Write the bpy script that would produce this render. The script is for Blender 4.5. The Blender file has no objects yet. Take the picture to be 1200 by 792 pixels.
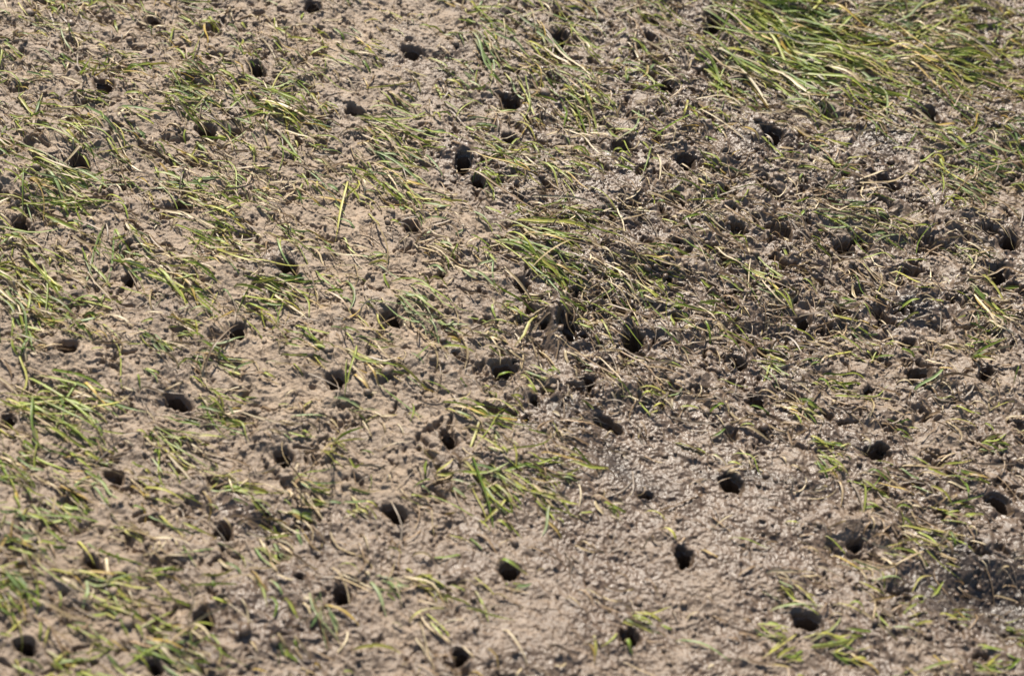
import bpy, math, random
import numpy as np
from mathutils import Vector

rng = np.random.default_rng(7)
random.seed(7)
scene = bpy.context.scene
COL = scene.collection
W0, H0 = 1200.0, 792.0          # pixel grid the layout notes were written in

# ------------------------------------------------------------------ camera
LENS, SENSOR = 60.0, 36.0
DEPR, ROLL, DIST = math.radians(50), math.radians(8), 1.83
cam_loc = np.array([0.0, -DIST * math.cos(DEPR), DIST * math.sin(DEPR)])
fwd = np.array([0, math.cos(DEPR), -math.sin(DEPR)])
rgt = np.array([1.0, 0, 0])
upv = np.cross(rgt, fwd)
c_, s_ = math.cos(ROLL), math.sin(ROLL)
rgt, upv = rgt * c_ + upv * s_, upv * c_ - rgt * s_
cd = bpy.data.cameras.new('camera'); cam = bpy.data.objects.new('camera', cd); COL.objects.link(cam)
from mathutils import Matrix
m3 = Matrix((rgt, upv, -fwd)).transposed()
cam.matrix_world = Matrix.Translation(Vector(cam_loc)) @ m3.to_4x4()
cd.lens, cd.sensor_width, cd.clip_start, cd.clip_end = LENS, SENSOR, 0.05, 2000
scene.camera = cam
cd.dof.use_dof = True
cd.dof.focus_distance = 1.93
cd.dof.aperture_fstop = 3.4

def to_ground(px, py, z=0.0):
    """pixel of the layout notes -> point on the ground at height z"""
    px = np.asarray(px, float); py = np.asarray(py, float)
    k = SENSOR / LENS / W0
    u = (px - W0 / 2) * k; v = -(py - H0 / 2) * k
    d = fwd[:, None] + rgt[:, None] * u.ravel() + upv[:, None] * v.ravel()
    t = (np.ravel(z) - cam_loc[2]) / d[2]
    return (cam_loc[0] + d[0] * t), (cam_loc[1] + d[1] * t)

def to_px(x, y, z=0.0):
    dx, dy, dz = x - cam_loc[0], y - cam_loc[1], z - cam_loc[2]
    dep = dx * fwd[0] + dy * fwd[1] + dz * fwd[2]
    dep = np.maximum(dep, 0.05)
    u = (dx * rgt[0] + dy * rgt[1] + dz * rgt[2]) / dep
    v = (dx * upv[0] + dy * upv[1] + dz * upv[2]) / dep
    k = SENSOR / LENS / W0
    return u / k + W0 / 2, -v / k + H0 / 2

# ------------------------------------------------------------------ noise
_P = np.random.default_rng(3).permutation(4096)
_G = np.random.default_rng(4).uniform(0, 2 * np.pi, 4096)
_GX, _GY = np.cos(_G), np.sin(_G)
def _h(ix, iy):
    return _P[(_P[ix & 4095] + iy) & 4095]
def noise(x, y, s, seed=0):
    """gradient noise, about -1..1, feature size s (metres)"""
    x = x / s + seed * 17.31; y = y / s + seed * 9.77
    ix = np.floor(x).astype(np.int64); iy = np.floor(y).astype(np.int64)
    fx = x - ix; fy = y - iy
    u = fx * fx * fx * (fx * (fx * 6 - 15) + 10); v = fy * fy * fy * (fy * (fy * 6 - 15) + 10)
    def g(a, b):
        k = _h(ix + a, iy + b)
        return _GX[k] * (fx - a) + _GY[k] * (fy - b)
    return 1.5 * ((g(0, 0) * (1 - u) + g(1, 0) * u) * (1 - v) + (g(0, 1) * (1 - u) + g(1, 1) * u) * v)
def cells(x, y, s, seed=0):
    """distance to the nearest jittered cell point (Worley), in cell units"""
    x = x / s + seed * 5.3; y = y / s + seed * 3.1
    ix = np.floor(x).astype(np.int64); iy = np.floor(y).astype(np.int64)
    best = np.full(x.shape, 9.0); size = np.zeros(x.shape)
    for a in (-1, 0, 1):
        for b in (-1, 0, 1):
            k = _h(ix + a, iy + b)
            jx = ix + a + (k % 64) / 64.0; jy = iy + b + ((k // 64) % 64) / 64.0
            d = (x - jx) ** 2 + (y - jy) ** 2
            m = d < best
            best = np.where(m, d, best); size = np.where(m, ((k * 7) % 97) / 97.0, size)
    return np.sqrt(best), size
def sstep(a, b, x):
    t = np.clip((x - a) / (b - a), 0, 1)
    return t * t * (3 - 2 * t)

def table(rows):
    return np.array([[float(c) for c in r.split()] for r in rows.strip().splitlines()]) / 9.0
T_GRASS = table('''6 5 6 4 2 5 5 5 6 9 9 8
6 6 7 7 3 4 6 4 5 4 4 6
7 6 6 4 4 4 4 4 4 5 5 5
7 6 5 4 3 4 6 6 5 5 4 5
6 4 4 3 3 3 3 4 4 3 3 3
6 4 4 4 2 4 3 1 2 2 3 3
6 5 3 3 2 2 1 1 1 2 3 2
7 6 3 3 2 2 1 1 2 2 2 2''')
T_DRY = table('''7 7 7 7 6 5 3 2 2 2 3 3
7 7 7 7 5 4 2 2 1 2 2 2
7 7 8 9 9 6 2 1 2 2 2 2
7 7 8 8 9 6 1 0 1 2 2 2
6 7 7 7 8 5 2 0 1 2 3 3
6 7 5 6 6 4 1 0 1 1 2 2
6 7 3 3 4 2 2 1 1 1 1 0
6 6 3 3 4 4 3 2 2 2 2 1''')
T_ROUGH = table('''5 5 5 5 3 5 6 7 7 6 5 5
5 5 5 5 3 6 7 7 7 6 6 7
5 5 5 4 4 6 6 7 8 8 7 7
4 4 4 4 4 6 9 9 9 9 8 7
4 4 4 4 4 6 7 7 7 7 6 5
4 5 5 5 4 5 5 3 4 5 6 6
4 5 5 4 3 3 2 2 2 4 6 6
4 5 4 4 4 5 3 2 3 3 3 5''')
def look(tab, px, py):
    gx = np.clip((px - 50) / 100, 0, tab.shape[1] - 1.001); gy = np.clip((py - 50) / 100, 0, tab.shape[0] - 1.001)
    ix = gx.astype(int); iy = gy.astype(int); fx = gx - ix; fy = gy - iy
    fx = fx * fx * (3 - 2 * fx); fy = fy * fy * (3 - 2 * fy)
    return ((tab[iy, ix] * (1 - fx) + tab[iy, ix + 1] * fx) * (1 - fy) + (tab[iy + 1, ix] * (1 - fx) + tab[iy + 1, ix + 1] * fx) * fy)

# ------------------------------------------------------------------ layout notes: holes  (x, y, width, height, tilt, label)
HOLES = [
(180,26,19,14,10,'small dark hole near the top edge among short straw coloured grass'),
(367,8,18,14,15,'small dark hole touching the top edge in bare crumbly mud'),
(482,62,22,17,25,'round hole in open bare mud with no grass around its rim'),
(301,81,20,15,35,'small hole with one short green blade standing at its edge'),
(122,100,23,18,40,'dark hole with a yellow blade lying across its mouth'),
(598,120,26,20,30,'hole with a pale smeared lip beside long diagonal green blades'),
(655,46,22,20,50,'shadowed hole half covered by long blades near the top edge'),
(836,28,22,20,50,'hole hidden in the top of the big combed grass swath'),
(782,102,20,16,20,'shallow hole below a muddy brown tussock near the top'),
(417,132,27,12,18,'flat slit shaped hole in bare mud beside a green grass band'),
(241,155,24,14,25,'hole under green blades in the middle of the long upper grass band'),
(92,192,23,18,35,'round dark hole with a green blade curling over its upper rim'),
(24,262,19,16,15,'round hole close to the left edge below thin scattered grass'),
(214,245,22,14,20,'small shaded hole behind long crossed green blades'),
(543,190,21,22,60,'deep ragged double hole in wet mud left of a flattened tuft'),
(561,214,18,12,35,'small narrow hole just below the deep ragged double hole'),
(597,162,18,11,20,'thin dark slit under a flattened green blade near the ragged hole'),
(905,157,30,20,50,'slanted hole beside a smooth grey mud mound'),
(728,172,22,24,60,'upright dark gap under a torn mud flap and straw'),
(803,190,24,20,30,'hole framed by bent straw and dark green blades'),
(1088,133,27,16,15,'wide dark hole under long blades below the green swath'),
(1042,216,32,18,35,'wide shadowed hole behind a loop of straw'),
(968,84,20,14,35,'dark gap under the lower edge of the combed grass swath'),
(1184,284,24,20,20,'hole at the right edge with a pale straw standing in it'),
(1170,322,26,22,10,'deep hole at the right edge with a twig bridging its mouth'),
(338,312,22,15,20,'hole dug into the side of the dark mud mound'),
(484,267,24,16,25,'hole half hidden by straw and green blades in tan soil'),
(152,329,14,15,50,'small round hole beside long crossing green blades'),
(278,388,20,20,45,'hole with a wet shiny inner wall in bare tan mud'),
(80,406,22,15,5,'isolated oval hole below a blurred tuft at the left side'),
(460,373,25,19,30,'deep round hole with a smooth brown slope above it'),
(612,334,22,15,40,'hole at the lower edge of the tall central tuft'),
(664,385,28,22,40,'large dark hole beside the smeared mud ridge'),
(684,393,11,9,0,'tiny round hole next to the smeared mud ridge'),
(742,399,30,22,25,'large ragged hole with drooping straw on its lower rim'),
(590,433,32,18,10,'wide hole with one green blade across its lower lip'),
(990,292,26,14,20,'low dark hollow hole under flattened blades at the right side'),
(942,378,18,17,40,'small deep hole beside a white straw stub'),
(866,427,21,11,10,'shallow oval hole below a short upright dark blade'),
(1076,439,26,16,20,'slanted hole under a bent blade and fibrous straw'),
(1158,436,16,13,40,'small shaded hole in the side of a brown lump'),
(394,446,22,24,50,'hole with green blades leaning down its rim in tan mud'),
(208,471,30,17,32,'clean slanted hole in bare mud with green tips beside it'),
(526,514,28,17,45,'long slanted hole in dry tan mud above the central tuft'),
(332,536,20,20,60,'hole under an upright brown and green stem'),
(10,493,18,16,30,'blurred hole cut by the left edge among green blades'),
(135,558,22,16,35,'blurred shallow hole in a smooth stretch of mud'),
(464,602,30,17,35,'clean oval hole with a small green blade in its mouth'),
(262,625,22,20,40,'ragged hole with wet crumbs around it and a green sprig'),
(107,663,24,20,20,'blurred round hole surrounded by soft green blades'),
(401,698,23,22,35,'round deep hole at the edge of wet cobbled mud'),
(597,669,26,22,40,'round hole in bare mud with a green blade over its upper rim'),
(238,726,28,18,30,'hole with a bent straw arching over its upper side'),
(30,757,25,17,35,'blurred hole near the lower left corner'),
(181,782,18,16,40,'blurred hole beside a diagonal blade bundle at the bottom edge'),
(540,769,22,20,45,'hole at the bottom edge beside a dry straw tuft'),
(738,746,28,22,35,'hole with a green blade poking out of its lower side'),
(802,652,27,21,45,'clean deep hole alone in smooth bare mud'),
(947,728,37,19,27,'long oval hole with a shiny wet upper wall'),
(857,566,32,21,40,'slanted hole below bent brown blades in smooth mud'),
(1027,530,28,20,15,'round hole with a thick soft rim on open mud'),
(1171,589,38,17,33,'long slot shaped hole near the right edge'),
(712,497,34,17,25,'wide shallow hole with straw inside in the smeared bare patch'),
(889,471,22,18,45,'dark hole at the root of the pale straw tuft'),
(1003,638,18,13,10,'small square edged hole under a mud shelf with bent grass'),
(627,469,14,12,40,'tiny angular hole in mud above the smeared bare patch'),
(617,490,10,13,60,'tiny narrow hole below a tiny angular one'),
(758,581,18,9,10,'small flat slit in the bare smooth mud patch'),
(517,322,16,12,20,'small pit in crumbly soil left of the central tuft'),
(352,676,14,10,30,'small crooked hole in wet cobbled mud'),
(1018,458,12,14,60,'narrow dark pit beside short bent blades'),
(638,378,11,12,60,'ragged pit in broken soil left of the mud ridge'),
(690,446,20,14,30,'dark cavity under drooping brown straw'),
(1065,402,18,11,10,'dark pit below a rotten brown mud lump'),
(793,283,14,9,15,'small pit among thin horizontal blades'),
]

# ------------------------------------------------------------------ ground
def axis(lo, hi, step, far):
    a = list(np.arange(lo, hi + step / 2, step))
    s, x = step, hi
    up = []
    while x < far:
        s *= 1.11; x += s; up.append(x)
    s, x = step, lo; dn = []
    while x > -far:
        s *= 1.11; x -= s; dn.append(x)
    return np.array(dn[::-1] + a + up)
STEP = 0.00100
ax = axis(-0.74, 0.74, STEP, 160.0); ay = axis(-0.52, 0.70, STEP, 160.0)
X, Y = np.meshgrid(ax, ay)
fx_, fy_ = np.gradient(ax), np.gradient(ay)
SP = np.maximum(fx_[None, :], fy_[:, None])           # local spacing: finer noise fades where the grid cannot hold it
def band(s): return np.clip(1.6 - SP * 4.0 / s, 0, 1)
PX, PY = to_px(X, Y)
wx = noise(X, Y, .05, 1) * .012; wy = noise(X, Y, .05, 2) * .012
PXw, PYw = to_px(X + 4 * wx, Y + 4 * wy)
R = np.clip(look(T_ROUGH, PXw, PYw) + .04 * sstep(650, 300, PXw), 0, 1); D = look(T_DRY, PXw, PYw)
SM = np.zeros(X.shape)                                    # smeared smooth patches
for (px, py, a, b, ang) in [(740,525,110,55,0),(1150,700,80,40,15),(800,630,170,75,5),(690,215,50,24,10),(1040,165,50,22,0),(490,95,60,34,0),(640,735,110,50,0),(655,400,26,34,0),(950,560,80,30,10),(300,690,40,40,0),(880,170,26,20,0)]:
    q = to_ground([px, px + a * math.cos(math.radians(ang)), px - b * math.sin(math.radians(ang))], [py, py + a * math.sin(math.radians(ang)), py + b * math.cos(math.radians(ang))])
    Mi = np.linalg.inv(np.array([[q[0][1] - q[0][0], q[0][2] - q[0][0]], [q[1][1] - q[1][0], q[1][2] - q[1][0]]]))
    dx, dy = X + 1.5 * wx - q[0][0], Y + 1.5 * wy - q[1][0]
    SM = np.maximum(SM, sstep(1.25, .7, np.hypot(Mi[0, 0] * dx + Mi[0, 1] * dy, Mi[1, 0] * dx + Mi[1, 1] * dy)))
R = R * (1 - .75 * SM)
base = (0.010 * noise(X, Y, .34, 3) + 0.007 * noise(X, Y, .13, 4)) * band(.13)

# hand placed mounds and hollows: (x, y, length px, width px, direction on screen, height in metres)
MOUNDS = [(648,366,34,15,65,.016),(660,402,30,14,70,.010),(322,303,42,20,-10,.012),(884,163,26,20,0,.010),(1072,348,34,22,0,.009),(1120,400,24,14,-10,.006),
 (990,105,30,22,30,.010),(1060,165,60,24,20,.006),(760,560,50,26,0,.007),(712,480,40,16,20,-.006),(1155,702,72,34,15,-.026),(600,300,60,30,20,.006),
 (545,175,20,14,0,.008),(290,700,40,24,20,.006),(690,210,60,30,10,.006),(720,180,22,12,60,.010),(445,352,26,16,30,.008),(860,690,90,40,0,.006),(640,760,90,40,0,.006),
 (735,540,70,20,35,-.006),(1010,615,50,12,12,.008),(1000,650,40,16,12,-.007),(240,600,60,16,30,-.007),(300,590,60,14,25,.007),(1070,620,60,14,20,-.008),
 (870,205,50,16,10,-.008),(820,330,60,22,10,-.006),(900,390,50,20,0,-.006),(760,300,50,16,10,.007),(1130,250,50,20,10,.007),(950,430,60,20,0,.006),
 (800,30,40,16,20,-.008),(760,130,60,20,20,.008),(700,420,36,18,30,-.007),(1100,440,40,12,20,.007),(350,690,30,14,60,.006),(235,712,22,10,-40,.007)]
def ground_ellipse(px, py, a, b, ang):
    ca, sa = math.cos(math.radians(ang)), math.sin(math.radians(ang))
    q = to_ground([px, px + a * ca, px - b * sa], [py, py + a * sa, py + b * ca])
    M = np.array([[q[0][1] - q[0][0], q[0][2] - q[0][0]], [q[1][1] - q[1][0], q[1][2] - q[1][0]]])
    return q[0][0], q[1][0], M
def window(cx, cy, r):
    i0, i1 = np.searchsorted(ax, [cx - r, cx + r]); j0, j1 = np.searchsorted(ay, [cy - r, cy + r])
    return slice(j0, j1), slice(i0, i1)
for (px, py, a, b, ang, h) in MOUNDS:
    cx, cy, M = ground_ellipse(px, py, a, b, ang)
    w = window(cx, cy, .25); Mi = np.linalg.inv(M)
    dx, dy = X[w] + wx[w] - cx, Y[w] + wy[w] - cy
    d2 = (Mi[0, 0] * dx + Mi[0, 1] * dy) ** 2 + (Mi[1, 0] * dx + Mi[1, 1] * dy) ** 2
    base[w] += h * np.exp(-d2 * 1.1)

# broken soil: clods, pits, crumbs; smoother smeared mud where R is low
Hf = base.copy()
n1 = noise(X + wx, Y + wy, .045, 5); n2 = noise(X + wx, Y + wy, .021, 6)
Hf += (0.0028 + 0.0032 * R) * n1 * band(.045) + (0.0010 + 0.0030 * R) * n2 * band(.021)
ss, cs = math.sin(math.radians(-26)), math.cos(math.radians(-26))
U = X * cs + Y * ss; V = -X * ss + Y * cs
kx = noise(X, Y, .018, 16) * .009; ky = noise(X, Y, .018, 17) * .009
pn = noise((U + kx) / 1.9, V + ky, .021, 8) + .65 * noise(X + kx, Y + ky, .009, 9) + .25 * noise(X, Y, .004, 10)
pit = sstep(.30, .85, pn)
Hf -= pit * (0.0135 * np.clip(R - .25, 0, 1) / .75 + .0012) * band(.03)
fold = 1 - np.abs(noise((U + kx) / 2.2, V + ky, .016, 18)) * 2.2          # torn edges and trodden folds
Hf += np.clip(fold, 0, 1) ** 3 * (.0008 + .0042 * np.clip(R - .2, 0, 1)) * band(.02)
cd1, sz1 = cells(X + wx * .5, Y + wy * .5, .016, 1)
Hf += np.clip(.55 - cd1, 0, 1) * (.002 + .006 * R) * (sz1 > .45) * sz1 * band(.016)
cd2, sz2 = cells(X, Y, .0075, 2)
lump = np.clip(.6 - cd2, 0, 1) * (.35 + .65 * sz2)
patch = np.clip(.55 + .8 * noise(X, Y, .06, 21), 0.1, 1)
Hf += lump * (.0050 * (.12 + .88 * R)) * (1 - .6 * SM) * patch * band(.008)
cd3, sz3 = cells(X, Y, .0042, 3)
Hf += np.clip(.6 - cd3, 0, 1) * sz3 * .0034 * np.clip(1.4 - patch, .45, 1) * (.55 + .45 * R) * (1 - .25 * SM) * band(.005)
Hf += (.0010 * noise(X, Y, .0065, 11) + .0010 * np.abs(noise(X, Y, .0045, 12)) + .0005 * noise(X, Y, .0024, 19)) * band(.006)
# smear marks of the tines and wheels, drawn out along the direction of travel
Hf += (.0022 * noise(U / 2.6 + kx, V + ky, .011, 13) + .0006 * np.abs(noise(U / 1.6, V + .5 * ky, .0055, 23)) + .0011 * noise(X, Y, .0032, 24)) * np.clip(1.1 - R, 0, 1) * band(.012)

# low pass copy that carries the grass
def blur(A, n):
    for _ in range(2):
        c = np.cumsum(np.pad(A, ((n + 1, n), (0, 0)), 'edge'), 0); A = (c[2 * n + 1:] - c[:-2 * n - 1]) / (2 * n + 1)
        c = np.cumsum(np.pad(A, ((0, 0), (n + 1, n)), 'edge'), 1); A = (c[:, 2 * n + 1:] - c[:, :-2 * n - 1]) / (2 * n + 1)
    return A
def sample(A, x, y):
    x = np.asarray(x, float); y = np.asarray(y, float)
    i = np.clip(np.searchsorted(ax, x) - 1, 0, len(ax) - 2); j = np.clip(np.searchsorted(ay, y) - 1, 0, len(ay) - 2)
    fx = np.clip((x - ax[i]) / (ax[i + 1] - ax[i]), 0, 1); fy = np.clip((y - ay[j]) / (ay[j + 1] - ay[j]), 0, 1)
    return (A[j, i] * (1 - fx) + A[j, i + 1] * fx) * (1 - fy) + (A[j + 1, i] * (1 - fx) + A[j + 1, i + 1] * fx) * fy
Hlow = blur(Hf, 14); Hs = blur(np.maximum(Hf, blur(Hf, 4)), 3)
def on_ground(px, py):
    """pixel -> point on the uneven ground"""
    z = 0.0
    for _ in range(4):
        x, y = to_ground(px, py, z); z = sample(Hlow, x, y)
    return x, y, z

# the holes: funnel in the ground sheet, sheet opened inside, a lining goes down from the rim
hole_specs = []
open_mask = np.zeros(X.shape, bool)
HOLE_D = np.full(X.shape, 9.0)
for i, (px, py, w_, h_, ang, lab) in enumerate(HOLES):
    x, y, z = on_ground([px], [py]); x, y, z = float(x[0]), float(y[0]), float(z[0])
    gx, gy, M = ground_ellipse(px, py, w_ / 2 * (.98 if px < 380 else .88), h_ / 2 * (1.0 if px < 380 else .88), ang)
    Mi = np.linalg.inv(M)
    wdw = window(x, y, .075)
    dx, dy = X[wdw] - x, Y[wdw] - y
    e1 = Mi[0, 0] * dx + Mi[0, 1] * dy; e2 = Mi[1, 0] * dx + Mi[1, 1] * dy
    th = np.arctan2(e2, e1)
    ph = rng.uniform(0, 6.28, 3); am = rng.uniform(.03, .12, 3)
    rad = 1 + am[0] * np.cos(2 * th + ph[0]) + am[1] * np.cos(3 * th + ph[1]) + am[2] * .7 * np.cos(5 * th + ph[2])
    d = np.hypot(e1, e2) / rad + .07 * noise(X[wdw], Y[wdw], .007, 30 + i)
    big = min(1.0, w_ / 22)
    lean = np.clip(-(e1 * .9 + e2 * .1) / np.maximum(np.hypot(e1, e2), .2), 0, 1)       # worn slope on the side the tine came in from
    Hf[wdw] -= big * (.0065 * sstep(1.22, .95, d) + .0030 * sstep(1.8, 1.0, d) * (.15 + lean))
    Hf[wdw] += big * .0022 * np.exp(-((d - 1.45) / .22) ** 2) * (1 - lean) * (.6 + .6 * noise(X[wdw], Y[wdw], .012, 60))
    open_mask[wdw] |= d < .93
    HOLE_D[wdw] = np.minimum(HOLE_D[wdw], d)
    hole_specs.append((x, y, z, M, ph, am, big, lab, w_))

ny, nx = X.shape
def soil_mask(v): return v
# moisture and tint fields, real stains of the ground
wet = np.clip(1.08 - D * 1.15 + .30 * noise(X + wx, Y + wy, .09, 14) + .28 * noise(X, Y, .03, 15), 0, 1)
wet = np.clip(wet + .45 * sstep(1.7, .9, HOLE_D), 0, 1.2)
for (px, py, a, b, ang, amt) in [(1150,700,90,44,15,1.0),(900,560,90,14,8,.5),(735,545,60,16,35,.5),(660,470,50,14,10,.5),(655,395,30,26,40,.4),(1075,355,30,20,0,.8),(322,305,45,16,-8,.7),(290,590,80,18,22,.6),(1000,520,50,14,0,.3),(545,190,40,24,20,.5),(1035,165,40,20,0,.4),(740,255,30,14,0,.5),(445,360,24,12,40,.6),(225,215,50,14,30,.3),(1120,640,60,16,10,.4),(890,165,24,18,0,.5),(300,700,40,30,20,.35)]:
    cx, cy, M = ground_ellipse(px, py, a, b, ang); w = window(cx, cy, .25); Mi = np.linalg.inv(M)
    dx, dy = X[w] + wx[w] - cx, Y[w] + wy[w] - cy
    d2 = (Mi[0, 0] * dx + Mi[0, 1] * dy) ** 2 + (Mi[1, 0] * dx + Mi[1, 1] * dy) ** 2
    wet[w] = np.clip(wet[w] + 1.15 * amt * np.exp(-d2 * 1.2), 0, 1.5)

def np_mesh(name, verts, quads=None, tris=None, smooth=True):
    me = bpy.data.meshes.new(name)
    verts = np.ascontiguousarray(verts, np.float32)
    loops = []; starts = []; tot = []
    n = 0
    if quads is not None and len(quads):
        loops.append(np.ravel(quads)); starts.append(n + 4 * np.arange(len(quads))); n += 4 * len(quads); tot.append(np.full(len(quads), 4))
    if tris is not None and len(tris):
        loops.append(np.ravel(tris)); starts.append(n + 3 * np.arange(len(tris))); n += 3 * len(tris); tot.append(np.full(len(tris), 3))
    loops = np.concatenate(loops).astype(np.int32); starts = np.concatenate(starts).astype(np.int32)
    me.vertices.add(len(verts)); me.vertices.foreach_set('co', verts.ravel())
    me.loops.add(len(loops)); me.loops.foreach_set('vertex_index', loops)
    me.polygons.add(len(starts)); me.polygons.foreach_set('loop_start', starts)
    me.update(calc_edges=True)
    me.polygons.foreach_set('use_smooth', np.full(len(starts), smooth))
    me.validate()
    return me
def point_attr(me, name, kind, data):
    a = me.attributes.new(name, kind, 'POINT')
    if kind == 'FLOAT': a.data.foreach_set('value', np.ascontiguousarray(data, np.float32).ravel())
    else:
        d = np.ones((len(data), 4), np.float32); d[:, :3] = data
        a.data.foreach_set('color', d.ravel())
def link(name, me, m, parent=None):
    o = bpy.data.objects.new(name, me); COL.objects.link(o)
    if m: me.materials.append(m)
    if parent: o.parent = parent
    return o
def tag(o, label, cat, group=None):
    o['label'] = label; o['category'] = cat
    if group: o['group'] = group

# ------------------------------------------------------------------ materials
def new_mat(name):
    m = bpy.data.materials.new(name); m.use_nodes = True
    nt = m.node_tree; nt.nodes.clear()
    out = nt.nodes.new('ShaderNodeOutputMaterial'); p = nt.nodes.new('ShaderNodeBsdfPrincipled')
    nt.links.new(p.outputs[0], out.inputs[0])
    return m, nt, p, out
def N(nt, t, **kw):
    n = nt.nodes.new(t)
    for k, v in kw.items():
        if k in n.inputs: n.inputs[k].default_value = v
        else: setattr(n, k, v)
    return n
def mixc(nt, fac, a, b, blend='MIX'):
    n = nt.nodes.new('ShaderNodeMix'); n.data_type = 'RGBA'; n.blend_type = blend
    for sock, v in ((n.inputs[0], fac), (n.inputs[6], a), (n.inputs[7], b)):
        if hasattr(v, 'is_linked'): nt.links.new(v, sock)
        elif isinstance(v, (int, float)): sock.default_value = v
        else: sock.default_value = (*v, 1)
    return n.outputs[2]
def ramp(nt, fac, stops):
    n = nt.nodes.new('ShaderNodeMapRange'); n.clamp = True
    nt.links.new(fac, n.inputs[0])
    n.inputs[1].default_value, n.inputs[2].default_value, n.inputs[3].default_value, n.inputs[4].default_value = stops
    return n.outputs[0]
def soil(name, use_wet, fixed=0.5):
    m, nt, p, out = new_mat(name)
    tc = N(nt, 'ShaderNodeTexCoord').outputs['Object']
    if use_wet:
        wetv = N(nt, 'ShaderNodeAttribute', attribute_name='wet').outputs['Fac']
    else:
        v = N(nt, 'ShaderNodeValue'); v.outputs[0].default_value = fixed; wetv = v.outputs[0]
    def nz(scale, det=3, rough=.6):
        n = N(nt, 'ShaderNodeTexNoise', Scale=scale, Detail=det, Roughness=rough); nt.links.new(tc, n.inputs['Vector']); return n.outputs['Fac']
    a, b, c = nz(45), nz(260, 3, .7), nz(700, 2)
    dry = mixc(nt, ramp(nt, a, (.35, .65, 0, 1)), (.204, .148, .099), (.298, .220, .149))
    wetc = mixc(nt, ramp(nt, a, (.35, .65, 0, 1)), (.090, .059, .038), (.138, .095, .064))
    col = mixc(nt, wetv, dry, wetc)
    col = mixc(nt, ramp(nt, wetv, (1.0, 1.5, 0, 1)), col, (.045, .032, .023))     # soaked, peaty mud
    if not use_wet: col = (.080, .057, .041)  # hole lining: damp soil, colour darkened further to deepen the shade inside
    col = mixc(nt, ramp(nt, b, (.3, .7, .55, 0)), col, mixc(nt, .5, col, (.09, .066, .05)))
    col = mixc(nt, ramp(nt, c, (.62, .74, 0, .55)), col, (.42, .34, .26))           # sand grains
    col = mixc(nt, ramp(nt, nz(420, 2), (.64, .72, 0, .7)), col, (.05, .036, .027))     # dark humus specks
    nt.links.new(col, p.inputs['Base Color'])
    rmix = nt.nodes.new('ShaderNodeMath'); rmix.operation = 'SUBTRACT'
    rw = ramp(nt, wetv, (0, 1, .70, .39)); nt.links.new(rw, rmix.inputs[0]); nt.links.new(ramp(nt, nz(120), (.4, .7, 0, .16)), rmix.inputs[1])
    nt.links.new(rmix.outputs[0], p.inputs['Roughness'])
    p.inputs['Specular IOR Level'].default_value = .5
    bump = N(nt, 'ShaderNodeBump', Strength=1.0)
    nt.links.new(ramp(nt, wetv, (0, 1, .0020, .0010)), bump.inputs['Distance'])
    nt.links.new(mixc(nt, .45, nz(330, 4, .7), nz(620, 3, .6)), bump.inputs['Height'])
    nt.links.new(bump.outputs[0], p.inputs['Normal'])
    return m
M_SOIL = soil('mud_soil', True)
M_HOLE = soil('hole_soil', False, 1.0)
M_CRUMB = soil('crumb_soil', True)

def blade_mat(name, trans):
    m, nt, p, out = new_mat(name)
    at = N(nt, 'ShaderNodeAttribute', attribute_name='tint').outputs['Color']
    tc = N(nt, 'ShaderNodeTexCoord').outputs['Object']
    n = N(nt, 'ShaderNodeTexNoise', Scale=150, Detail=3); nt.links.new(tc, n.inputs['Vector'])
    n2 = N(nt, 'ShaderNodeTexNoise', Scale=60, Detail=4, Roughness=.7); nt.links.new(tc, n2.inputs['Vector'])
    col = mixc(nt, ramp(nt, n.outputs['Fac'], (.3, .7, .35, 0)), at, mixc(nt, .35, at, (.06, .06, .015)))
    mud = ramp(nt, n2.outputs['Fac'], (.55, .65, 0, .8))
    col = mixc(nt, mud, col, (.20, .145, .098))                         # dried mud splashed on the blades
    nt.links.new(col, p.inputs['Base Color'])
    p.inputs['Roughness'].default_value = .45; p.inputs['Specular IOR Level'].default_value = .38
    tr = N(nt, 'ShaderNodeBsdfTranslucent'); nt.links.new(col, tr.inputs['Color'])
    mx = N(nt, 'ShaderNodeMixShader', Fac=trans)
    nt.links.new(p.outputs[0], mx.inputs[1]); nt.links.new(tr.outputs[0], mx.inputs[2]); nt.links.new(mx.outputs[0], out.inputs[0])
    return m
M_BLADE = blade_mat('grass_leaf', .38)
M_DEAD = blade_mat('dead_leaf', .12)

# ------------------------------------------------------------------ build ground
idx = np.arange(ny * nx).reshape(ny, nx)
q = np.stack([idx[:-1, :-1], idx[:-1, 1:], idx[1:, 1:], idx[1:, :-1]], -1).reshape(-1, 4)
om = open_mask
inside = (om[:-1, :-1] & om[:-1, 1:] & om[1:, 1:] & om[1:, :-1]).ravel()
me = np_mesh('ground', np.stack([X, Y, Hf], -1).reshape(-1, 3), q[~inside])
point_attr(me, 'wet', 'FLOAT', wet)
g = link('ground', me, M_SOIL); g['kind'] = 'structure'

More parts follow.
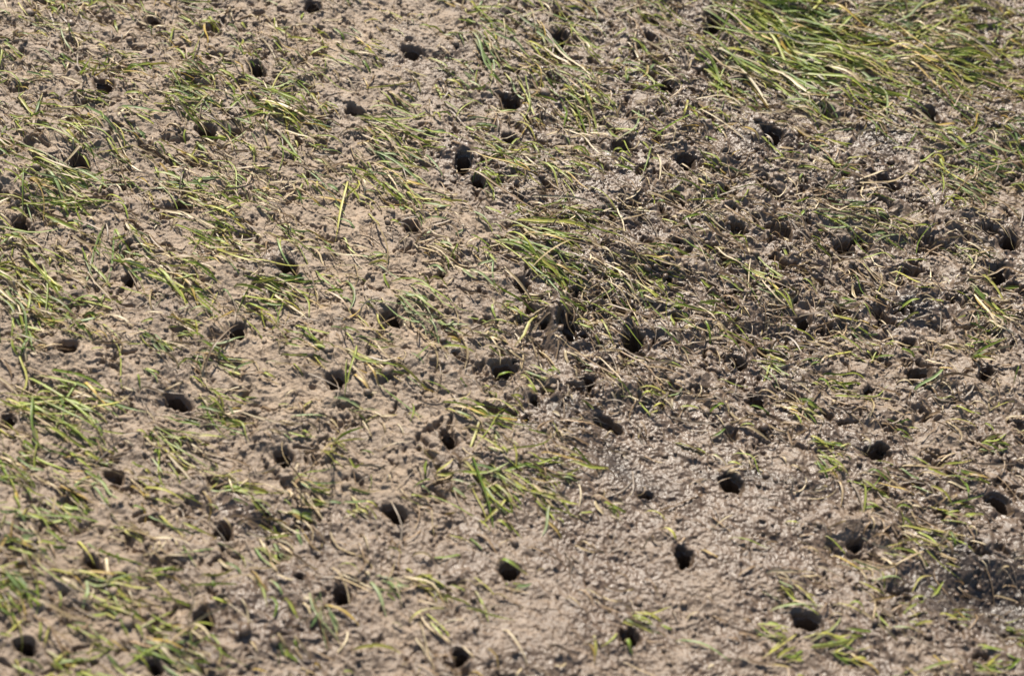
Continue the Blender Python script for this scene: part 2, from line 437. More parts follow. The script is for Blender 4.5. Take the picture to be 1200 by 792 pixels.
# ------------------------------------------------------------------ holes
for (x, y, z, M, ph, am, big, lab, w_) in hole_specs:
    ns, deep = 28, .075 * max(.35, big ** 1.5)
    th = np.linspace(0, 2 * np.pi, ns, endpoint=False)
    rad = 1 + am[0] * np.cos(2 * th + ph[0]) + am[1] * np.cos(3 * th + ph[1]) + am[2] * .7 * np.cos(5 * th + ph[2])
    tx, ty = rng.normal(.22, .10), rng.normal(-.22, .10)
    V3, prof = [], [(1.10, .0085), (.99, .0085), (.95, .013), (.93, .020), (.92, .030), (.90, .042), (.86, .055), (.80, .066), (.60, .073), (.3, .075)]
    for k, (s, dep) in enumerate(prof):
        dep = dep if k < 3 else .013 + (dep - .013) * (deep - .013) / .062
        e1, e2 = np.cos(th) * rad * s, np.sin(th) * rad * s
        vx = M[0, 0] * e1 + M[0, 1] * e2; vy = M[1, 0] * e1 + M[1, 1] * e2
        jit = 1 + .05 * noise(np.cos(th) * .02 + x, np.sin(th) * .02 + y + dep, .009, 70) * (k > 1)
        off = max(dep - .009, 0)
        zz = np.full(ns, z - dep)
        if k < 2:
            zz = sample(Hf, x + vx, y + vy) - (.0022 if k == 0 else .0)
            zz = np.minimum(zz, z - .001) if k == 0 else np.minimum(zz - .003, z - .006)
        V3.append(np.stack([vx * jit + tx * off, vy * jit + ty * off, zz - z], -1))
    V3.append(np.array([[tx * deep, ty * deep, -deep - .001]]))
    vv = np.concatenate(V3); K = len(prof)
    ii = np.arange(K * ns).reshape(K, ns); jj = np.roll(ii, -1, 1)
    qs = np.stack([ii[1:], jj[1:], jj[:-1], ii[:-1]], -1).reshape(-1, 4)
    ts = np.stack([np.full(ns, K * ns), jj[-1], ii[-1]], -1)
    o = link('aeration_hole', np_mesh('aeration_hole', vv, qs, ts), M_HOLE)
    o.location = (x, y, z)
    tag(o, lab, 'hole', 'tine holes punched into the turf')

# ------------------------------------------------------------------ blades
PAL = {
 'g': [(.175, .245, .030), (.240, .300, .050), (.120, .180, .028), (.290, .330, .065)],
 'p': [(.220, .300, .110), (.290, .350, .160), (.180, .260, .095)],          # pale bluish green
 'y': [(.350, .380, .070), (.440, .420, .095), (.290, .340, .060)],
 'o': [(.430, .300, .070), (.380, .260, .080)],
 's': [(.430, .335, .190), (.500, .410, .260), (.360, .270, .150)],
 'b': [(.200, .130, .070), (.260, .175, .100), (.150, .100, .060)],
 'm': [(.210, .165, .125), (.180, .140, .105)],
}
MIX = {  # share of each palette in a style
 'green': dict(g=.34, p=.14, y=.24, s=.16, b=.07, o=.05),
 'swath': dict(g=.54, p=.10, y=.16, s=.10, b=.04, o=.06),
 'fresh': dict(g=.30, p=.10, y=.45, s=.10, o=.05),
 'pale':  dict(g=.22, p=.48, y=.12, s=.14, b=.04),
 'mixed': dict(g=.22, p=.08, y=.24, s=.24, b=.15, o=.07),
 'straw': dict(s=.66, b=.18, y=.08, o=.06, g=.02),
 'brown': dict(b=.42, s=.28, m=.15, g=.10, y=.05),
 'muddy': dict(g=.17, y=.17, b=.24, s=.22, m=.20),
 'fibre': dict(s=.26, b=.44, m=.30),
}
def pick(style, n):
    ks = list(MIX[style]); p = np.array([MIX[style][k] for k in ks]); p /= p.sum()
    kk = rng.choice(len(ks), n, p=p)
    cols = np.array([PAL[ks[k]][rng.integers(len(PAL[ks[k]]))] for k in kk]) * rng.uniform(.8, 1.2, (n, 1))
    dead = np.array([ks[k] in 'sbmo' for k in kk])
    return cols, dead

def blades(x, y, ang, L, wd, lift, curve, cols, style_tip, seg=9, elev=None, tw=.55, sink=.3):
    """one ribbon per entry: creased, tapering, bowed up from the root and lying on the ground"""
    n = len(x); t = np.linspace(0, 1, seg + 1)
    wob = rng.normal(0, .20, (n, 1)) * np.sin(t * rng.uniform(3, 8, (n, 1)) + rng.uniform(0, 6, (n, 1)))
    a = ang[:, None] + curve[:, None] * (t - .15) ** 1.3 * np.sign(1) * 1.0 if False else ang[:, None] + curve[:, None] * t + wob
    ds = (L / seg)[:, None]
    stp = np.ones((n, seg + 1))
    if elev is not None:
        el = elev[:, None] * (1 - .55 * t); stp = np.cos(el)
    cx = np.cumsum(np.cos(a) * ds * stp, 1); cy = np.cumsum(np.sin(a) * ds * stp, 1)
    bx = x[:, None] + cx - cx[:, :1]; by = y[:, None] + cy - cy[:, :1]
    gz = sample(Hs, bx, by)
    # a blade is stiff: it bridges small hollows
    gz = .5 * gz + .25 * (np.roll(gz, 1, 1) + np.roll(gz, -1, 1)); gz[:, 0] = sample(Hs, bx[:, 0], by[:, 0]); gz[:, -1] = sample(Hs, bx[:, -1], by[:, -1])
    prof = np.sin(np.pi * np.clip(t, 0, 1) ** rng.uniform(.55, .95, (n, 1)))
    bz = gz + .0012 + lift[:, None] * prof - .004 * (t < .01)
    dive = (rng.random(n) < sink)[:, None] * sstep(.55, 1, t)[None] * .007
    bz = bz - dive
    if elev is not None:
        bz = gz[:, :1] - .003 + np.cumsum(np.sin(el) * ds, 1)
    Pn = np.stack([bx, by, bz], -1)
    T = np.gradient(Pn, axis=1); T /= np.linalg.norm(T, axis=2, keepdims=True) + 1e-9
    S = np.stack([-T[..., 1], T[..., 0], np.zeros_like(bx)], -1); S /= np.linalg.norm(S, axis=2, keepdims=True) + 1e-9
    Nn = np.cross(T, S)
    tws = (rng.normal(0, tw, (n, 1)) + rng.normal(0, .5, (n, 1)) * t)[..., None]
    S2 = S * np.cos(tws) + Nn * np.sin(tws); N2 = -S * np.sin(tws) + Nn * np.cos(tws)
    wp = np.interp(t, [0, .12, .45, .8, 1], [.55, .85, 1, .7, .06])
    hw = (wd / 2)[:, None] * wp
    fold = rng.uniform(.15, .55, (n, 1)) * hw
    A = Pn + S2 * hw[..., None] + N2 * fold[..., None]; B = Pn; Cc = Pn - S2 * hw[..., None] + N2 * fold[..., None]
    vv = np.stack([A, B, Cc], 2).reshape(-1, 3)
    i = np.arange(n * (seg + 1) * 3).reshape(n, seg + 1, 3)
    q1 = np.stack([i[:, :-1, 0], i[:, :-1, 1], i[:, 1:, 1], i[:, 1:, 0]], -1).reshape(-1, 4)
    q2 = np.stack([i[:, :-1, 1], i[:, :-1, 2], i[:, 1:, 2], i[:, 1:, 1]], -1).reshape(-1, 4)
    root = np.array([.36, .29, .19]); tipc = np.where(rng.random((n, 1)) < .35, np.array([[.42, .33, .13]]), cols)
    tt = t[None, :, None]
    rl = rng.uniform(.03, .30, (n, 1, 1)); tl = rng.uniform(.7, 1.05, (n, 1, 1))
    c = cols[:, None] * np.ones_like(tt)
    c = c + (root - c) * (1 - sstep(rl * .4, rl, tt)) * .8
    c = c + (tipc[:, None] - c) * sstep(tl - .12, tl + .08, tt)
    cc = np.repeat(c[:, :, None, :], 3, 2).reshape(-1, 3)
    return vv, np.concatenate([q1, q2]), cc

def screen_dir(px, py, deg):
    a = np.radians(deg)
    x0, y0 = to_ground(px, py); x1, y1 = to_ground(px + 10 * np.cos(a), py + 10 * np.sin(a))
    return np.arctan2(y1 - y0, x1 - x0)
def mk(name, parts, m, parent=None, origin=(0, 0, 0)):
    vv, q, c = parts
    me = np_mesh(name, vv - np.array(origin), q)
    point_attr(me, 'tint', 'FLOAT_COLOR', c)
    return link(name, me, m, parent)

def clear_of_holes(x, y, ang, L, share):
    d = np.min([sample(HOLE_D, x + np.cos(ang) * L * f, y + np.sin(ang) * L * f) for f in (.0, .25, .5, .75, 1.0)], 0)
    return (d > 1.1) | (rng.random(len(x)) > share)
# tufts: (root x, root y, tip x, tip y, spread px, blades, style, label)
TUFTS = [
(186,88,262,108,14,26,'green','flattened green band starting the long upper grass band'),
(196,114,258,124,8,14,'pale','pale flattened blades just under the long upper grass band'),
(280,112,398,164,20,44,'green','long arching green blades leading into bare mud, end of the upper grass band'),
(128,135,172,168,12,16,'pale','pale green bundle pressed to the right of a straw patch'),
(104,92,110,64,6,6,'fresh','short yellowish sprig standing upright near the upper left'),
(8,160,120,232,34,50,'mixed','wide loose mat of thin muddy blades along the upper left edge'),
(20,205,130,258,26,40,'green','green blades pointing at the hole near the left edge'),
(165,214,285,262,20,30,'green','long crossed green blades over the small shaded hole'),
(350,200,378,238,10,10,'fresh','upright bent yellow green blades beside a crumbly ridge'),
(290,222,352,234,12,22,'straw','flattened pale straw pad without any green blades'),
(190,60,232,76,8,10,'fresh','yellow green arched blades below a brown sprig'),
(312,84,352,104,8,12,'pale','bluish blades running away from the small hole with one blade'),
(200,22,232,42,12,12,'mixed','small muddy sprig below the top edge at the left'),
(26,86,62,96,9,12,'green','small low green clump near the upper left edge'),
(78,142,102,160,9,10,'fresh','tiny bright clump between the hole with a yellow blade and the round one'),
(116,6,168,18,10,16,'mixed','thin grass line touching the top edge at the left'),
(402,52,448,80,12,20,'green','dense little green tuft in bare mud at the upper centre'),
(546,6,614,72,10,14,'green','long straight diagonal blades dropping from the top edge'),
(550,34,600,100,10,16,'pale','long pale blades crossing above the hole with a smeared lip'),
(610,50,690,120,26,46,'green','dense centre of the diagonal green tuft at the top centre'),
(660,95,716,152,18,30,'fresh','lower end of the diagonal tuft, bright blades fanned downwards'),
(600,5,660,40,18,20,'mixed','loose muddy blades at the top edge above the diagonal tuft'),
(500,60,564,80,8,10,'pale','few pale blades stretched across open bare mud'),
(400,146,512,190,18,36,'green','green blades trailing down into tan soil under the slit hole'),
(420,186,510,238,18,26,'fresh','yellowish blades trailing over dry tan soil'),
(546,166,634,204,13,26,'green','flattened tuft running away from the deep ragged hole'),
(440,104,500,134,9,10,'fresh','thin sparse blades curving over bare mud at the upper centre'),
(534,141,588,163,8,10,'fresh','small yellow tipped blades between two holes at the upper centre'),
(636,186,690,218,12,18,'mixed','short muddy blades in front of the bare grey mud saddle'),
(708,236,764,250,10,14,'straw','dry straw tuft lying on grey mud with one green blade'),
(655,152,712,162,9,16,'straw','dead straw bundle lying flat below the diagonal tuft'),
(640,246,702,262,9,16,'green','green blades lying flat above the tall central tuft'),
(736,70,800,118,18,22,'mixed','yellow and brown tussock below the muddy top edge'),
(746,6,804,66,18,26,'muddy','dark muddy tussock left of the big grass swath'),
(774,172,802,212,9,10,'straw','bent straw loop standing around a hole'),
(822,-6,1000,88,38,120,'green','big thick swath of long combed green grass'),
(900,40,1100,124,26,70,'fresh','lower fringe of the big swath with yellow and orange blades'),
(1030,40,1186,70,20,44,'green','thick green blades combed sideways at the upper right'),
(1040,74,1196,112,18,36,'green','second layer of sideways green blades under the upper right mass'),
(990,8,1080,34,16,30,'green','green blades behind the big swath near the top edge'),
(1090,0,1200,24,14,30,'mixed','grass strip touching the top edge at the right corner'),
(1002,86,1080,132,14,24,'mixed','blade bundle spilling down from the swath onto bare mud'),
(1070,140,1142,174,9,14,'green','straight blades stretched below the wide dark hole'),
(1076,184,1186,228,18,40,'pale','pale flattened blade fan at the right side'),
(944,160,994,184,9,14,'green','short green clump on brown mud right of the slanted hole'),
(812,112,908,146,14,26,'mixed','loose muddy blades above the slanted hole'),
(924,112,986,138,10,14,'green','small green clump below the combed swath'),
(796,180,838,216,13,20,'green','dark green bundle beside the hole framed by straw'),
(946,240,1052,262,15,34,'pale','pale tuft fanned sideways with dark shadow under it'),
(800,238,866,264,12,18,'mixed','curved blades with a yellow one curling over a pit'),
(1004,200,1030,226,8,10,'straw','loop of pale straw in front of a shadowed hole'),
(1170,150,1204,196,12,16,'pale','blades leaving the picture at the right edge'),
(118,264,206,350,22,26,'green','long crossing green blades beside the small round hole'),
(168,312,262,356,10,16,'fresh','yellow blade bundle crossing from the small round hole'),
(-4,300,64,392,24,46,'green','blurred thick green tuft on the left edge'),
(236,280,286,300,8,12,'fresh','short bright comb of blades left of the dark mound'),
(266,322,372,356,12,34,'fresh','row of short bright blades below the dark mound'),
(320,266,386,308,14,16,'green','green blades behind the dark mud mound'),
(204,372,236,388,6,10,'green','small green clump on bare tan mud above the slanted clean hole'),
(166,388,198,414,9,10,'pale','small pale clump between crossing blades and tan mud'),
(212,406,290,444,10,16,'pale','pale blades spread over tan mud below the shiny walled hole'),
(224,460,288,496,12,22,'green','green blades starting at the clean slanted hole'),
(170,482,302,522,16,30,'mixed','long muddy blades curling below the clean slanted hole'),
(-4,446,146,520,30,56,'green','blurred wide green mat at the left edge, middle height'),
(340,382,382,420,10,14,'green','short blades in front of the hole with leaning blades'),
(386,528,380,476,6,8,'fresh','upright thin sprig below the hole with leaning blades'),
(576,268,702,340,26,70,'green','tall dense central tuft of long green blades'),
(470,270,552,300,14,24,'straw','straw and green bundle lying over the half hidden hole'),
(452,332,542,412,13,28,'pale','long pale blades running down from the deep round hole'),
(400,400,480,440,13,22,'green','dark green tuft lying in tan mud at the centre'),
(543,374,594,400,9,12,'green','small green clump left of the smeared mud ridge'),
(690,304,802,362,26,44,'muddy','mud stained blades lying in broken soil right of the ridge'),
(724,296,802,320,13,24,'mixed','horizontal blades over broken dark soil'),
(515,470,602,500,11,26,'green','green bunch fanned to the side in bare mud at the centre'),
(560,490,604,530,10,16,'fresh','lower half of the green bunch bending down beside tiny holes'),
(708,394,796,470,24,30,'brown','drooping brown straw curtain over broken dark soil'),
(612,424,648,450,9,10,'fresh','short bright sprigs right of the wide hole'),
(658,412,696,442,8,12,'pale','thick pale blades flattened at the foot of the mud ridge'),
(858,296,946,366,16,26,'green','spread dark green tuft with upright blades at the right centre'),
(1000,298,1054,354,16,22,'brown','rotten brown tuft above the dark mud lump'),
(1004,268,1078,288,12,20,'mixed','flat blades crossing below the pale tuft'),
(1112,280,1184,306,16,18,'mixed','sparse thin blades by the holes at the right edge'),
(1134,330,1188,384,16,20,'green','ragged green tuft with a yellow upright blade near the right edge'),
(1142,420,1140,382,7,10,'green','short upright bright tuft near the right edge'),
(884,466,940,486,6,20,'straw','pale straw bundle forming the stalks of a two coloured tuft'),
(918,470,968,494,9,16,'fresh','bright green tips spreading from the pale straw bundle'),
(957,448,1014,466,8,12,'fresh','short curved blades around a narrow pit'),
(880,412,926,444,9,14,'fresh','thin yellow curved blades below the short upright dark blade'),
(1062,420,1112,458,9,14,'straw','fibrous straw over the slanted hole'),
(942,516,1000,528,7,12,'fresh','bright flat blades on bare mud above the round soft rimmed hole'),
(986,380,1034,402,8,12,'mixed','short flat blades above the dark pit'),
(1030,496,1072,508,6,8,'muddy','mud coated blades almost buried in bare mud'),
(1138,520,1178,526,5,8,'fresh','thin bright blade pair at the right side on bare mud'),
(-4,530,42,566,16,30,'green','blurred green tuft on the left edge above the lower corner'),
(48,566,114,608,16,34,'green','blurred thick green tuft next to the shallow blurred hole'),
(-4,620,72,640,12,24,'green','blurred low green strip at the left edge'),
(95,530,136,546,8,10,'fresh','small yellow blades above the blurred shallow hole'),
(-4,660,32,722,18,36,'green','blurred dense green tuft at the lower left edge'),
(44,658,166,682,14,26,'green','blurred blades passing the blurred round hole'),
(106,690,172,724,14,24,'fresh','blurred yellowish patch below the blurred round hole'),
(152,742,242,792,16,40,'green','diagonal blurred bundle of green blades at the bottom edge'),
(220,736,252,700,6,8,'straw','bent straw arch above a hole at the lower left'),
(240,566,332,594,9,18,'fresh','yellow green blades on a muddy ridge at the lower left'),
(320,592,376,620,9,14,'green','green blades beside the dark damp furrow'),
(292,628,342,660,10,14,'green','green blades curving round a small mud lip'),
(326,558,402,592,8,14,'green','straight blades trailing from the upright brown stem'),
(352,566,358,524,6,8,'brown','upright brown and green stem tuft over a hole'),
(58,774,90,788,8,14,'fresh','tiny bright round clump at the bottom edge, lower left'),
(322,738,346,770,8,10,'green','small sprig on wet cobbled mud at the bottom'),
(366,676,392,760,8,12,'pale','thin pale blades hanging beside the round deep hole'),
(548,530,616,626,18,30,'fresh','upright looking yellow green tuft at the centre bottom'),
(596,552,676,610,12,26,'green','long green blades lying over dark wet mud'),
(602,532,688,560,9,18,'green','green blades bridging a small hollow beside bare mud'),
(698,582,728,604,6,8,'fresh','thin bright blades alone at the edge of the smooth bare patch'),
(398,586,436,610,8,14,'green','short green clump left of the clean oval hole'),
(450,574,516,598,8,12,'brown','brown dead blades with green tips above the clean oval hole'),
(432,668,482,700,9,12,'pale','pale curved blades in bare mud right of the round deep hole'),
(476,672,536,702,10,14,'fresh','yellowish crumbled clump left of the hole with a blade over its rim'),
(678,690,744,722,6,8,'brown','long brown stalk curving across bare mud'),
(730,720,786,744,9,14,'fresh','green tips at the end of the long brown stalk'),
(486,716,548,792,16,26,'straw','dry straw tuft at the bottom edge beside a hole'),
(584,688,622,690,3,4,'green','single short green blade lying below a round hole'),
(824,548,870,560,9,12,'muddy','bent brown and green blades above a slanted hole in smooth mud'),
(956,528,984,560,8,14,'fresh','bright upright sprig on mud left of the round soft rimmed hole'),
(1004,552,1084,606,18,26,'mixed','straggling tuft with straw on a crumbled mud edge'),
(1086,552,1154,566,9,14,'green','flat green blades behind the long slot shaped hole'),
(1092,592,1154,604,8,12,'fresh','bright blades left of the long slot shaped hole'),
(1050,616,1134,668,14,26,'mixed','tangled yellow and green blades above the wet hollow'),
(996,632,1052,680,13,18,'mixed','bent wiry blades hanging over the small square edged hole'),
(896,680,944,712,12,18,'mixed','fine tangled blades above the long oval hole'),
(880,730,928,748,8,12,'fresh','yellow green blades with a white straw left of the long oval hole'),
(946,750,1022,774,12,18,'fresh','bright blades below the long oval hole'),
(892,776,942,766,6,10,'fresh','flat yellow green blades at the bottom edge'),
(1036,732,1096,728,4,6,'fresh','straight green blade with orange tip lying on bare mud'),
(1088,768,1118,792,8,10,'straw','dry straw sticking up at the bottom edge'),
(1130,778,1178,786,8,14,'green','dark green clump at the bottom right corner'),
(1100,716,1148,722,5,8,'fresh','thin blades on the lip of the wet hollow'),
(1176,730,1204,750,8,12,'fresh','bright blades at the right edge below the wet hollow'),
]
G_TUFT = 'grass tufts pressed into the mud'
for (x0, y0, x1, y1, sp, n, style, lab) in TUFTS:
    swath = sp >= 20 and x0 > 800 and y0 < 130
    n = int(n * (1.3 if swath else .80 if n > 28 else .68)) + 3
    if swath: style = 'swath'; sp = sp * 1.15
    ext = math.hypot(x1 - x0, y1 - y0); deg = math.degrees(math.atan2(y1 - y0, x1 - x0))
    upright = (y1 < y0 - 15)
    nxp, nyp = -(y1 - y0) / ext, (x1 - x0) / ext
    if upright:
        f = rng.uniform(0, .1, n)
    else:
        f = rng.beta(1.0, 1.25, n) * .80
    side = rng.normal(0, .85, n)
    pxs = x0 + (x1 - x0) * f + nxp * side * sp; pys = y0 + (y1 - y0) * f + nyp * side * sp
    x, y, z = on_ground(pxs, pys)
    lenpx = np.clip((1 - f) * ext * rng.uniform(.40, .92, n) + rng.uniform(0, 14, n), 15, 115)
    dg = deg - 4 + rng.normal(0, 11, n) + side * 4 + (rng.random(n) < .12) * rng.normal(0, 60, n)
    if upright:
        dg2 = rng.normal(40, 60, n); ang = screen_dir(pxs, pys, dg2)
    else:
        ang = screen_dir(pxs, pys, dg)
    xe, ye = to_ground(pxs + lenpx * np.cos(np.radians(dg)), pys + lenpx * np.sin(np.radians(dg)))
    xs, ys = to_ground(pxs, pys)
    L = np.hypot(xe - xs, ye - ys)
    if upright: L = lenpx * .0011
    wd = rng.uniform(.0014, .0031, n) * (.75 if style in ('straw', 'brown', 'mixed', 'muddy') else 1) * (1.3 if swath else 1.05)
    lift = rng.gamma(1.6, .0012, n) * np.clip(L / .05, .5, 1.5)
    lift = lift * (1.25 if sp > 20 else 1)
    cols, dead = pick(style, n)
    elev = rng.uniform(.75, 1.25, n) if upright else None
    curve = rng.normal(0, .32, n)
    k = clear_of_holes(x, y, ang, L, .88)
    if k.sum() >= 4 and not upright:
        x, y, z, ang, L, wd, lift, cols, dead, curve = [v_[k] for v_ in (x, y, z, ang, L, wd, lift, cols, dead, curve)]
    o_at = (float(np.mean(x)), float(np.mean(y)), float(np.mean(z)))
    live = ~dead
    def sub(mk_): return blades(x[mk_], y[mk_], ang[mk_], L[mk_], wd[mk_], lift[mk_], curve[mk_], cols[mk_], None, elev=None if elev is None else elev[mk_], sink=.55)
    both = live.sum() >= 4 and dead.sum() >= 4
    if both:
        root = bpy.data.objects.new('grass_tuft', None); COL.objects.link(root); root.location = o_at; root.empty_display_size = .02
        mk('green_blades', sub(live), M_BLADE, root, o_at)
        mk('dry_blades', sub(dead), M_DEAD, root, o_at)
    else:
        root = mk('grass_tuft', sub(np.ones(len(x), bool)), M_BLADE if live.sum() > dead.sum() else M_DEAD, None, o_at); root.location = o_at
    tag(root, lab, 'grass tuft', G_TUFT)

# single blades the picture shows standing on their own: (root x, y, tip x, y, width mm, style, label)
SINGLES = [
(578,296,577,262,3.6,'g','short green blade standing upright beside the tall central tuft'),
(623,316,628,268,3.0,'s','pale straw blade standing upright in the tall central tuft'),
(1094,247,1088,180,3.2,'y','tall bright blade standing upright at the right side'),
(1110,238,1142,166,2.0,'b','thin brown stalk leaning over a pale blade fan'),
(867,416,865,378,3.4,'g','short dark blade standing upright in broken soil'),
(766,163,789,118,3.0,'g','dark blade leaning up out of grey mud'),
]
for (x0, y0, x1, y1, w_, c, lab) in SINGLES:
    x, y, z = on_ground([x0], [y0]); r = math.hypot(x1 - x0, y1 - y0)
    a = screen_dir(np.array([x0]), np.array([y0]), np.array([0.0 if x1 >= x0 else 180.0]))
    L = np.array([r * .00125]); e = np.array([1.2 if abs(x1 - x0) < 12 else 1.0])
    o_at = (float(x[0]), float(y[0]), float(z[0]))
    o = mk('grass_blade', blades(x, y, a, L, np.array([w_ / 1000]), np.array([0.0]), np.array([.1]), np.array([PAL[c][0]]) * 1.1, None, elev=e, tw=.2), M_BLADE if c in 'gy' else M_DEAD, None, o_at)
    o.location = o_at
    tag(o, lab, 'grass blade', 'single grass blades standing up')
# long single blades lying on the mud: (points of the path, width mm, style, label)
LYING = [
(890,27,930,96,3.2,'y','long curved yellow blade hanging below the big swath'),
(98,448,126,474,3.2,'o','orange straw lying alone on tan mud at the left'),
(547,36,592,92,3.4,'p','long pale blade pointing at the hole with a smeared lip'),
(540,196,632,246,2.6,'b','long brown straw lying across grey mud'),
(586,656,618,672,3.6,'g','green blade bent over the upper rim of a round hole'),
(733,750,742,768,3.6,'g','green blade poking out of a hole near the bottom edge'),
(582,442,604,441,3.4,'g','green blade laid across the lower lip of the wide hole'),
(124,98,134,106,3.0,'o','yellow blade lying across the mouth of a dark hole'),
(1068,460,1104,440,3.4,'p','pale green bent blade under the slanted hole'),
(330,262,350,280,3.0,'g','green blade at the back of the dark mound'),
(1156,322,1200,324,2.6,'b','brown twig bridging a deep hole at the right edge'),
(830,484,848,478,3.0,'g','short green blade over a shadowed pit in smooth mud'),
]
for (x0, y0, x1, y1, w_, c, lab) in LYING:
    x, y, z = on_ground([x0], [y0]); xe, ye = to_ground([x1], [y1]); xs, ys = to_ground([x0], [y0])
    L = np.hypot(xe - xs, ye - ys) * 1.05; a = np.arctan2(ye - ys, xe - xs) - .15
    o_at = (float(x[0]), float(y[0]), float(z[0]))
    o = mk('grass_blade', blades(x, y, a, L, np.array([w_ / 1000]), np.array([.006]), np.array([.3]), np.array([PAL[c][0]]) * 1.1, None, tw=.15, sink=0), M_BLADE if c in 'gyp' else M_DEAD, None, o_at)
    o.location = o_at
    tag(o, lab, 'grass blade', 'single grass blades lying on the mud')

# ------------------------------------------------------------------ uncountable cover
def scatter(n, dens, xr=(-.9, .9), yr=(-.62, .95)):
    x = rng.uniform(*xr, n); y = rng.uniform(*yr, n)
    px, py = to_px(x, y)
    keep = rng.random(n) < dens(x, y, px, py)
    x, y, px, py = x[keep], y[keep], px[keep], py[keep]
    d = np.array([9.0]) if False else sample(HOLE_D, x, y)
    k = d > 1.15
    return x[k], y[k], px[k], py[k]
def clump(x, y, s, seed): return np.clip(.55 + 1.1 * noise(x, y, s, seed), 0, 1.3)
def flow(px, n):
    base = np.interp(px, [0, 300, 700, 900, 1200], [23, 24, 24, 15, 9])
    return base + rng.normal(0, 18, n) + (rng.random(n) < .12) * rng.uniform(-180, 180, n)
x, y, px, py = scatter(52000, lambda x, y, px, py: look(T_GRASS, px, py) ** 1.5 * clump(x, y, .05, 40) * 1.0)
n = len(x)
styles = np.where((px > 620) & (py > 200) & (py < 640), 'muddy', 'mixed')
cA, _ = pick('mixed', n); cB, _ = pick('muddy', n); cG, _ = pick('green', n)
cols = np.where((styles == 'muddy')[:, None], cB, np.where((rng.random(n) < .30)[:, None], cG, cA))
L = rng.gamma(2.6, .0088, n) + .008
ang = screen_dir(px, py, flow(px, n))
k = clear_of_holes(x, y, ang, L, .9); x, y, px, py, ang, L, cols = x[k], y[k], px[k], py[k], ang[k], L[k], cols[k]; n = len(x)
o = mk('grass', blades(x, y, ang, L, rng.uniform(.0012, .0032, n), rng.gamma(1.5, .0015, n), rng.normal(0, .55, n), cols, None, seg=7, sink=.5), M_BLADE)
o['kind'] = 'stuff'; o['label'] = 'thin scattered green and yellow grass blades pressed into the mud'
print('loose blades', n)

x, y, px, py = scatter(64000, lambda x, y, px, py: (.15 + .85 * look(T_GRASS, px, py)) * clump(x, y, .04, 41) * (.10 + .90 * look(T_ROUGH, px, py)))
a_ = screen_dir(px, py, flow(px, len(x)))
k = clear_of_holes(x, y, a_, np.full(len(x), .02), .92); x, y, px, py = x[k], y[k], px[k], py[k]
n = len(x); cols, _ = pick('fibre', n)
o = mk('dead_grass', blades(x, y, screen_dir(px, py, flow(px, n) + rng.normal(0, 16, n)), rng.gamma(2.2, .0085, n) + .006, rng.uniform(.0007, .0022, n), rng.gamma(1.4, .0018, n), rng.normal(0, .9, n), cols, None, seg=6, sink=.6), M_DEAD)
o['kind'] = 'stuff'; o['label'] = 'fine dead grass fibres and roots matted in the mud'
print('fibres', n)

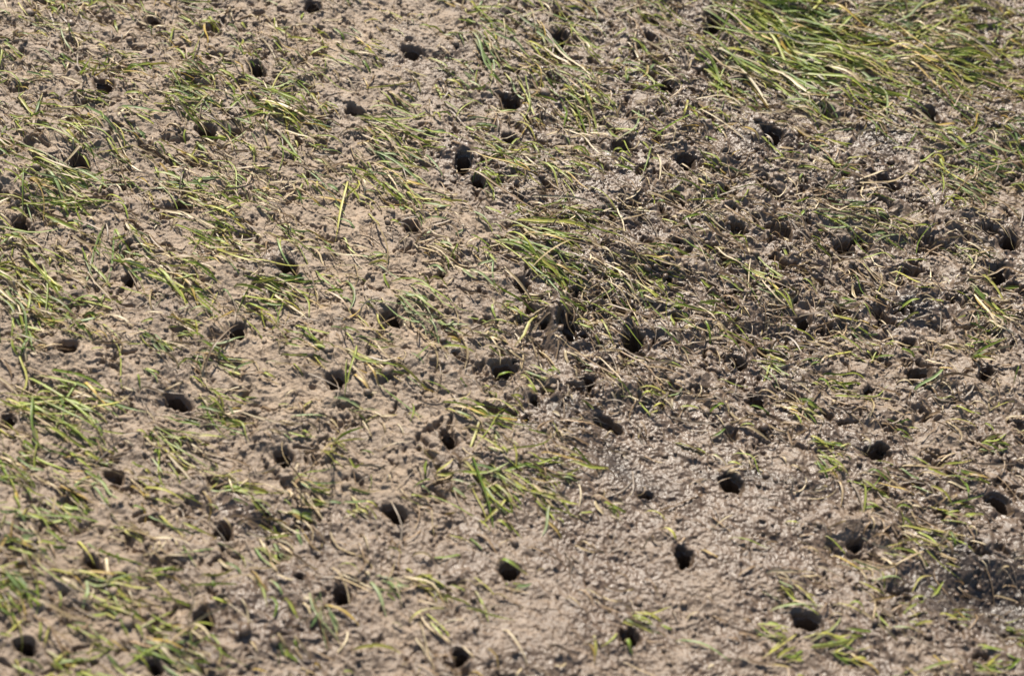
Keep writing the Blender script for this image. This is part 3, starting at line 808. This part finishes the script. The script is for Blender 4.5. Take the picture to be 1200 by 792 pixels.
# crumbs of soil lying on the surface
x, y, px, py = scatter(26000, lambda x, y, px, py: (.25 + .75 * look(T_ROUGH, px, py)) * clump(x, y, .05, 42))
n = len(x)
t = (1 + 5 ** .5) / 2
ico = np.array([(-1, t, 0), (1, t, 0), (-1, -t, 0), (1, -t, 0), (0, -1, t), (0, 1, t), (0, -1, -t), (0, 1, -t), (t, 0, -1), (t, 0, 1), (-t, 0, -1), (-t, 0, 1)]) / math.hypot(1, t)
it = np.array([(0, 11, 5), (0, 5, 1), (0, 1, 7), (0, 7, 10), (0, 10, 11), (1, 5, 9), (5, 11, 4), (11, 10, 2), (10, 7, 6), (7, 1, 8), (3, 9, 4), (3, 4, 2), (3, 2, 6), (3, 6, 8), (3, 8, 9), (4, 9, 5), (2, 4, 11), (6, 2, 10), (8, 6, 7), (9, 8, 1)])
r = rng.gamma(2.2, .00065, n) + .0006
v = ico[None] * r[:, None, None] * rng.uniform(.6, 1.35, (n, 12, 1)) * np.array([1, 1, .75])
a = rng.uniform(0, 6.28, n); ca, sa = np.cos(a)[:, None], np.sin(a)[:, None]
v = np.stack([v[..., 0] * ca - v[..., 1] * sa, v[..., 0] * sa + v[..., 1] * ca, v[..., 2]], -1)
v += np.stack([x, y, sample(Hf, x, y) + r * .25], -1)[:, None]
tris = (it[None] + 12 * np.arange(n)[:, None, None]).reshape(-1, 3)
me = np_mesh('soil_crumbs', v.reshape(-1, 3), None, tris)
point_attr(me, 'wet', 'FLOAT', np.repeat(np.clip(sample(wet, x, y) + rng.normal(0, .25, n), 0, 1), 12))
o = link('soil_crumbs', me, M_CRUMB); o['kind'] = 'stuff'; o['label'] = 'small loose crumbs of soil'

# ------------------------------------------------------------------ light
SUN_EL, SUN_AZ = math.radians(46), math.radians(-18)    # azimuth from straight ahead, negative = towards the left
sd = np.array([math.sin(SUN_AZ) * math.cos(SUN_EL), math.cos(SUN_AZ) * math.cos(SUN_EL), math.sin(SUN_EL)])
sl = bpy.data.lights.new('sun', 'SUN'); sl.energy = 4.9; sl.angle = math.radians(.53); sl.color = (1.0, .93, .82)
so = bpy.data.objects.new('sun', sl); COL.objects.link(so)
so.rotation_euler = Vector(sd).to_track_quat('Z', 'Y').to_euler()
wld = bpy.data.worlds.new('World'); scene.world = wld; wld.use_nodes = True
nt = wld.node_tree
sky = nt.nodes.new('ShaderNodeTexSky'); sky.sky_type = 'NISHITA'; sky.sun_disc = False
sky.sun_elevation = SUN_EL; sky.sun_rotation = SUN_AZ
bg = nt.nodes['Background']; bg.inputs[1].default_value = .07
nt.links.new(sky.outputs[0], bg.inputs[0])

scene.render.engine = 'CYCLES'
scene.cycles.max_bounces = 6; scene.cycles.diffuse_bounces = 3
vs = scene.view_settings
vs.view_transform = 'Standard'; vs.look = 'None'; vs.gamma = 1; vs.use_curve_mapping = False; vs.exposure = 0.97
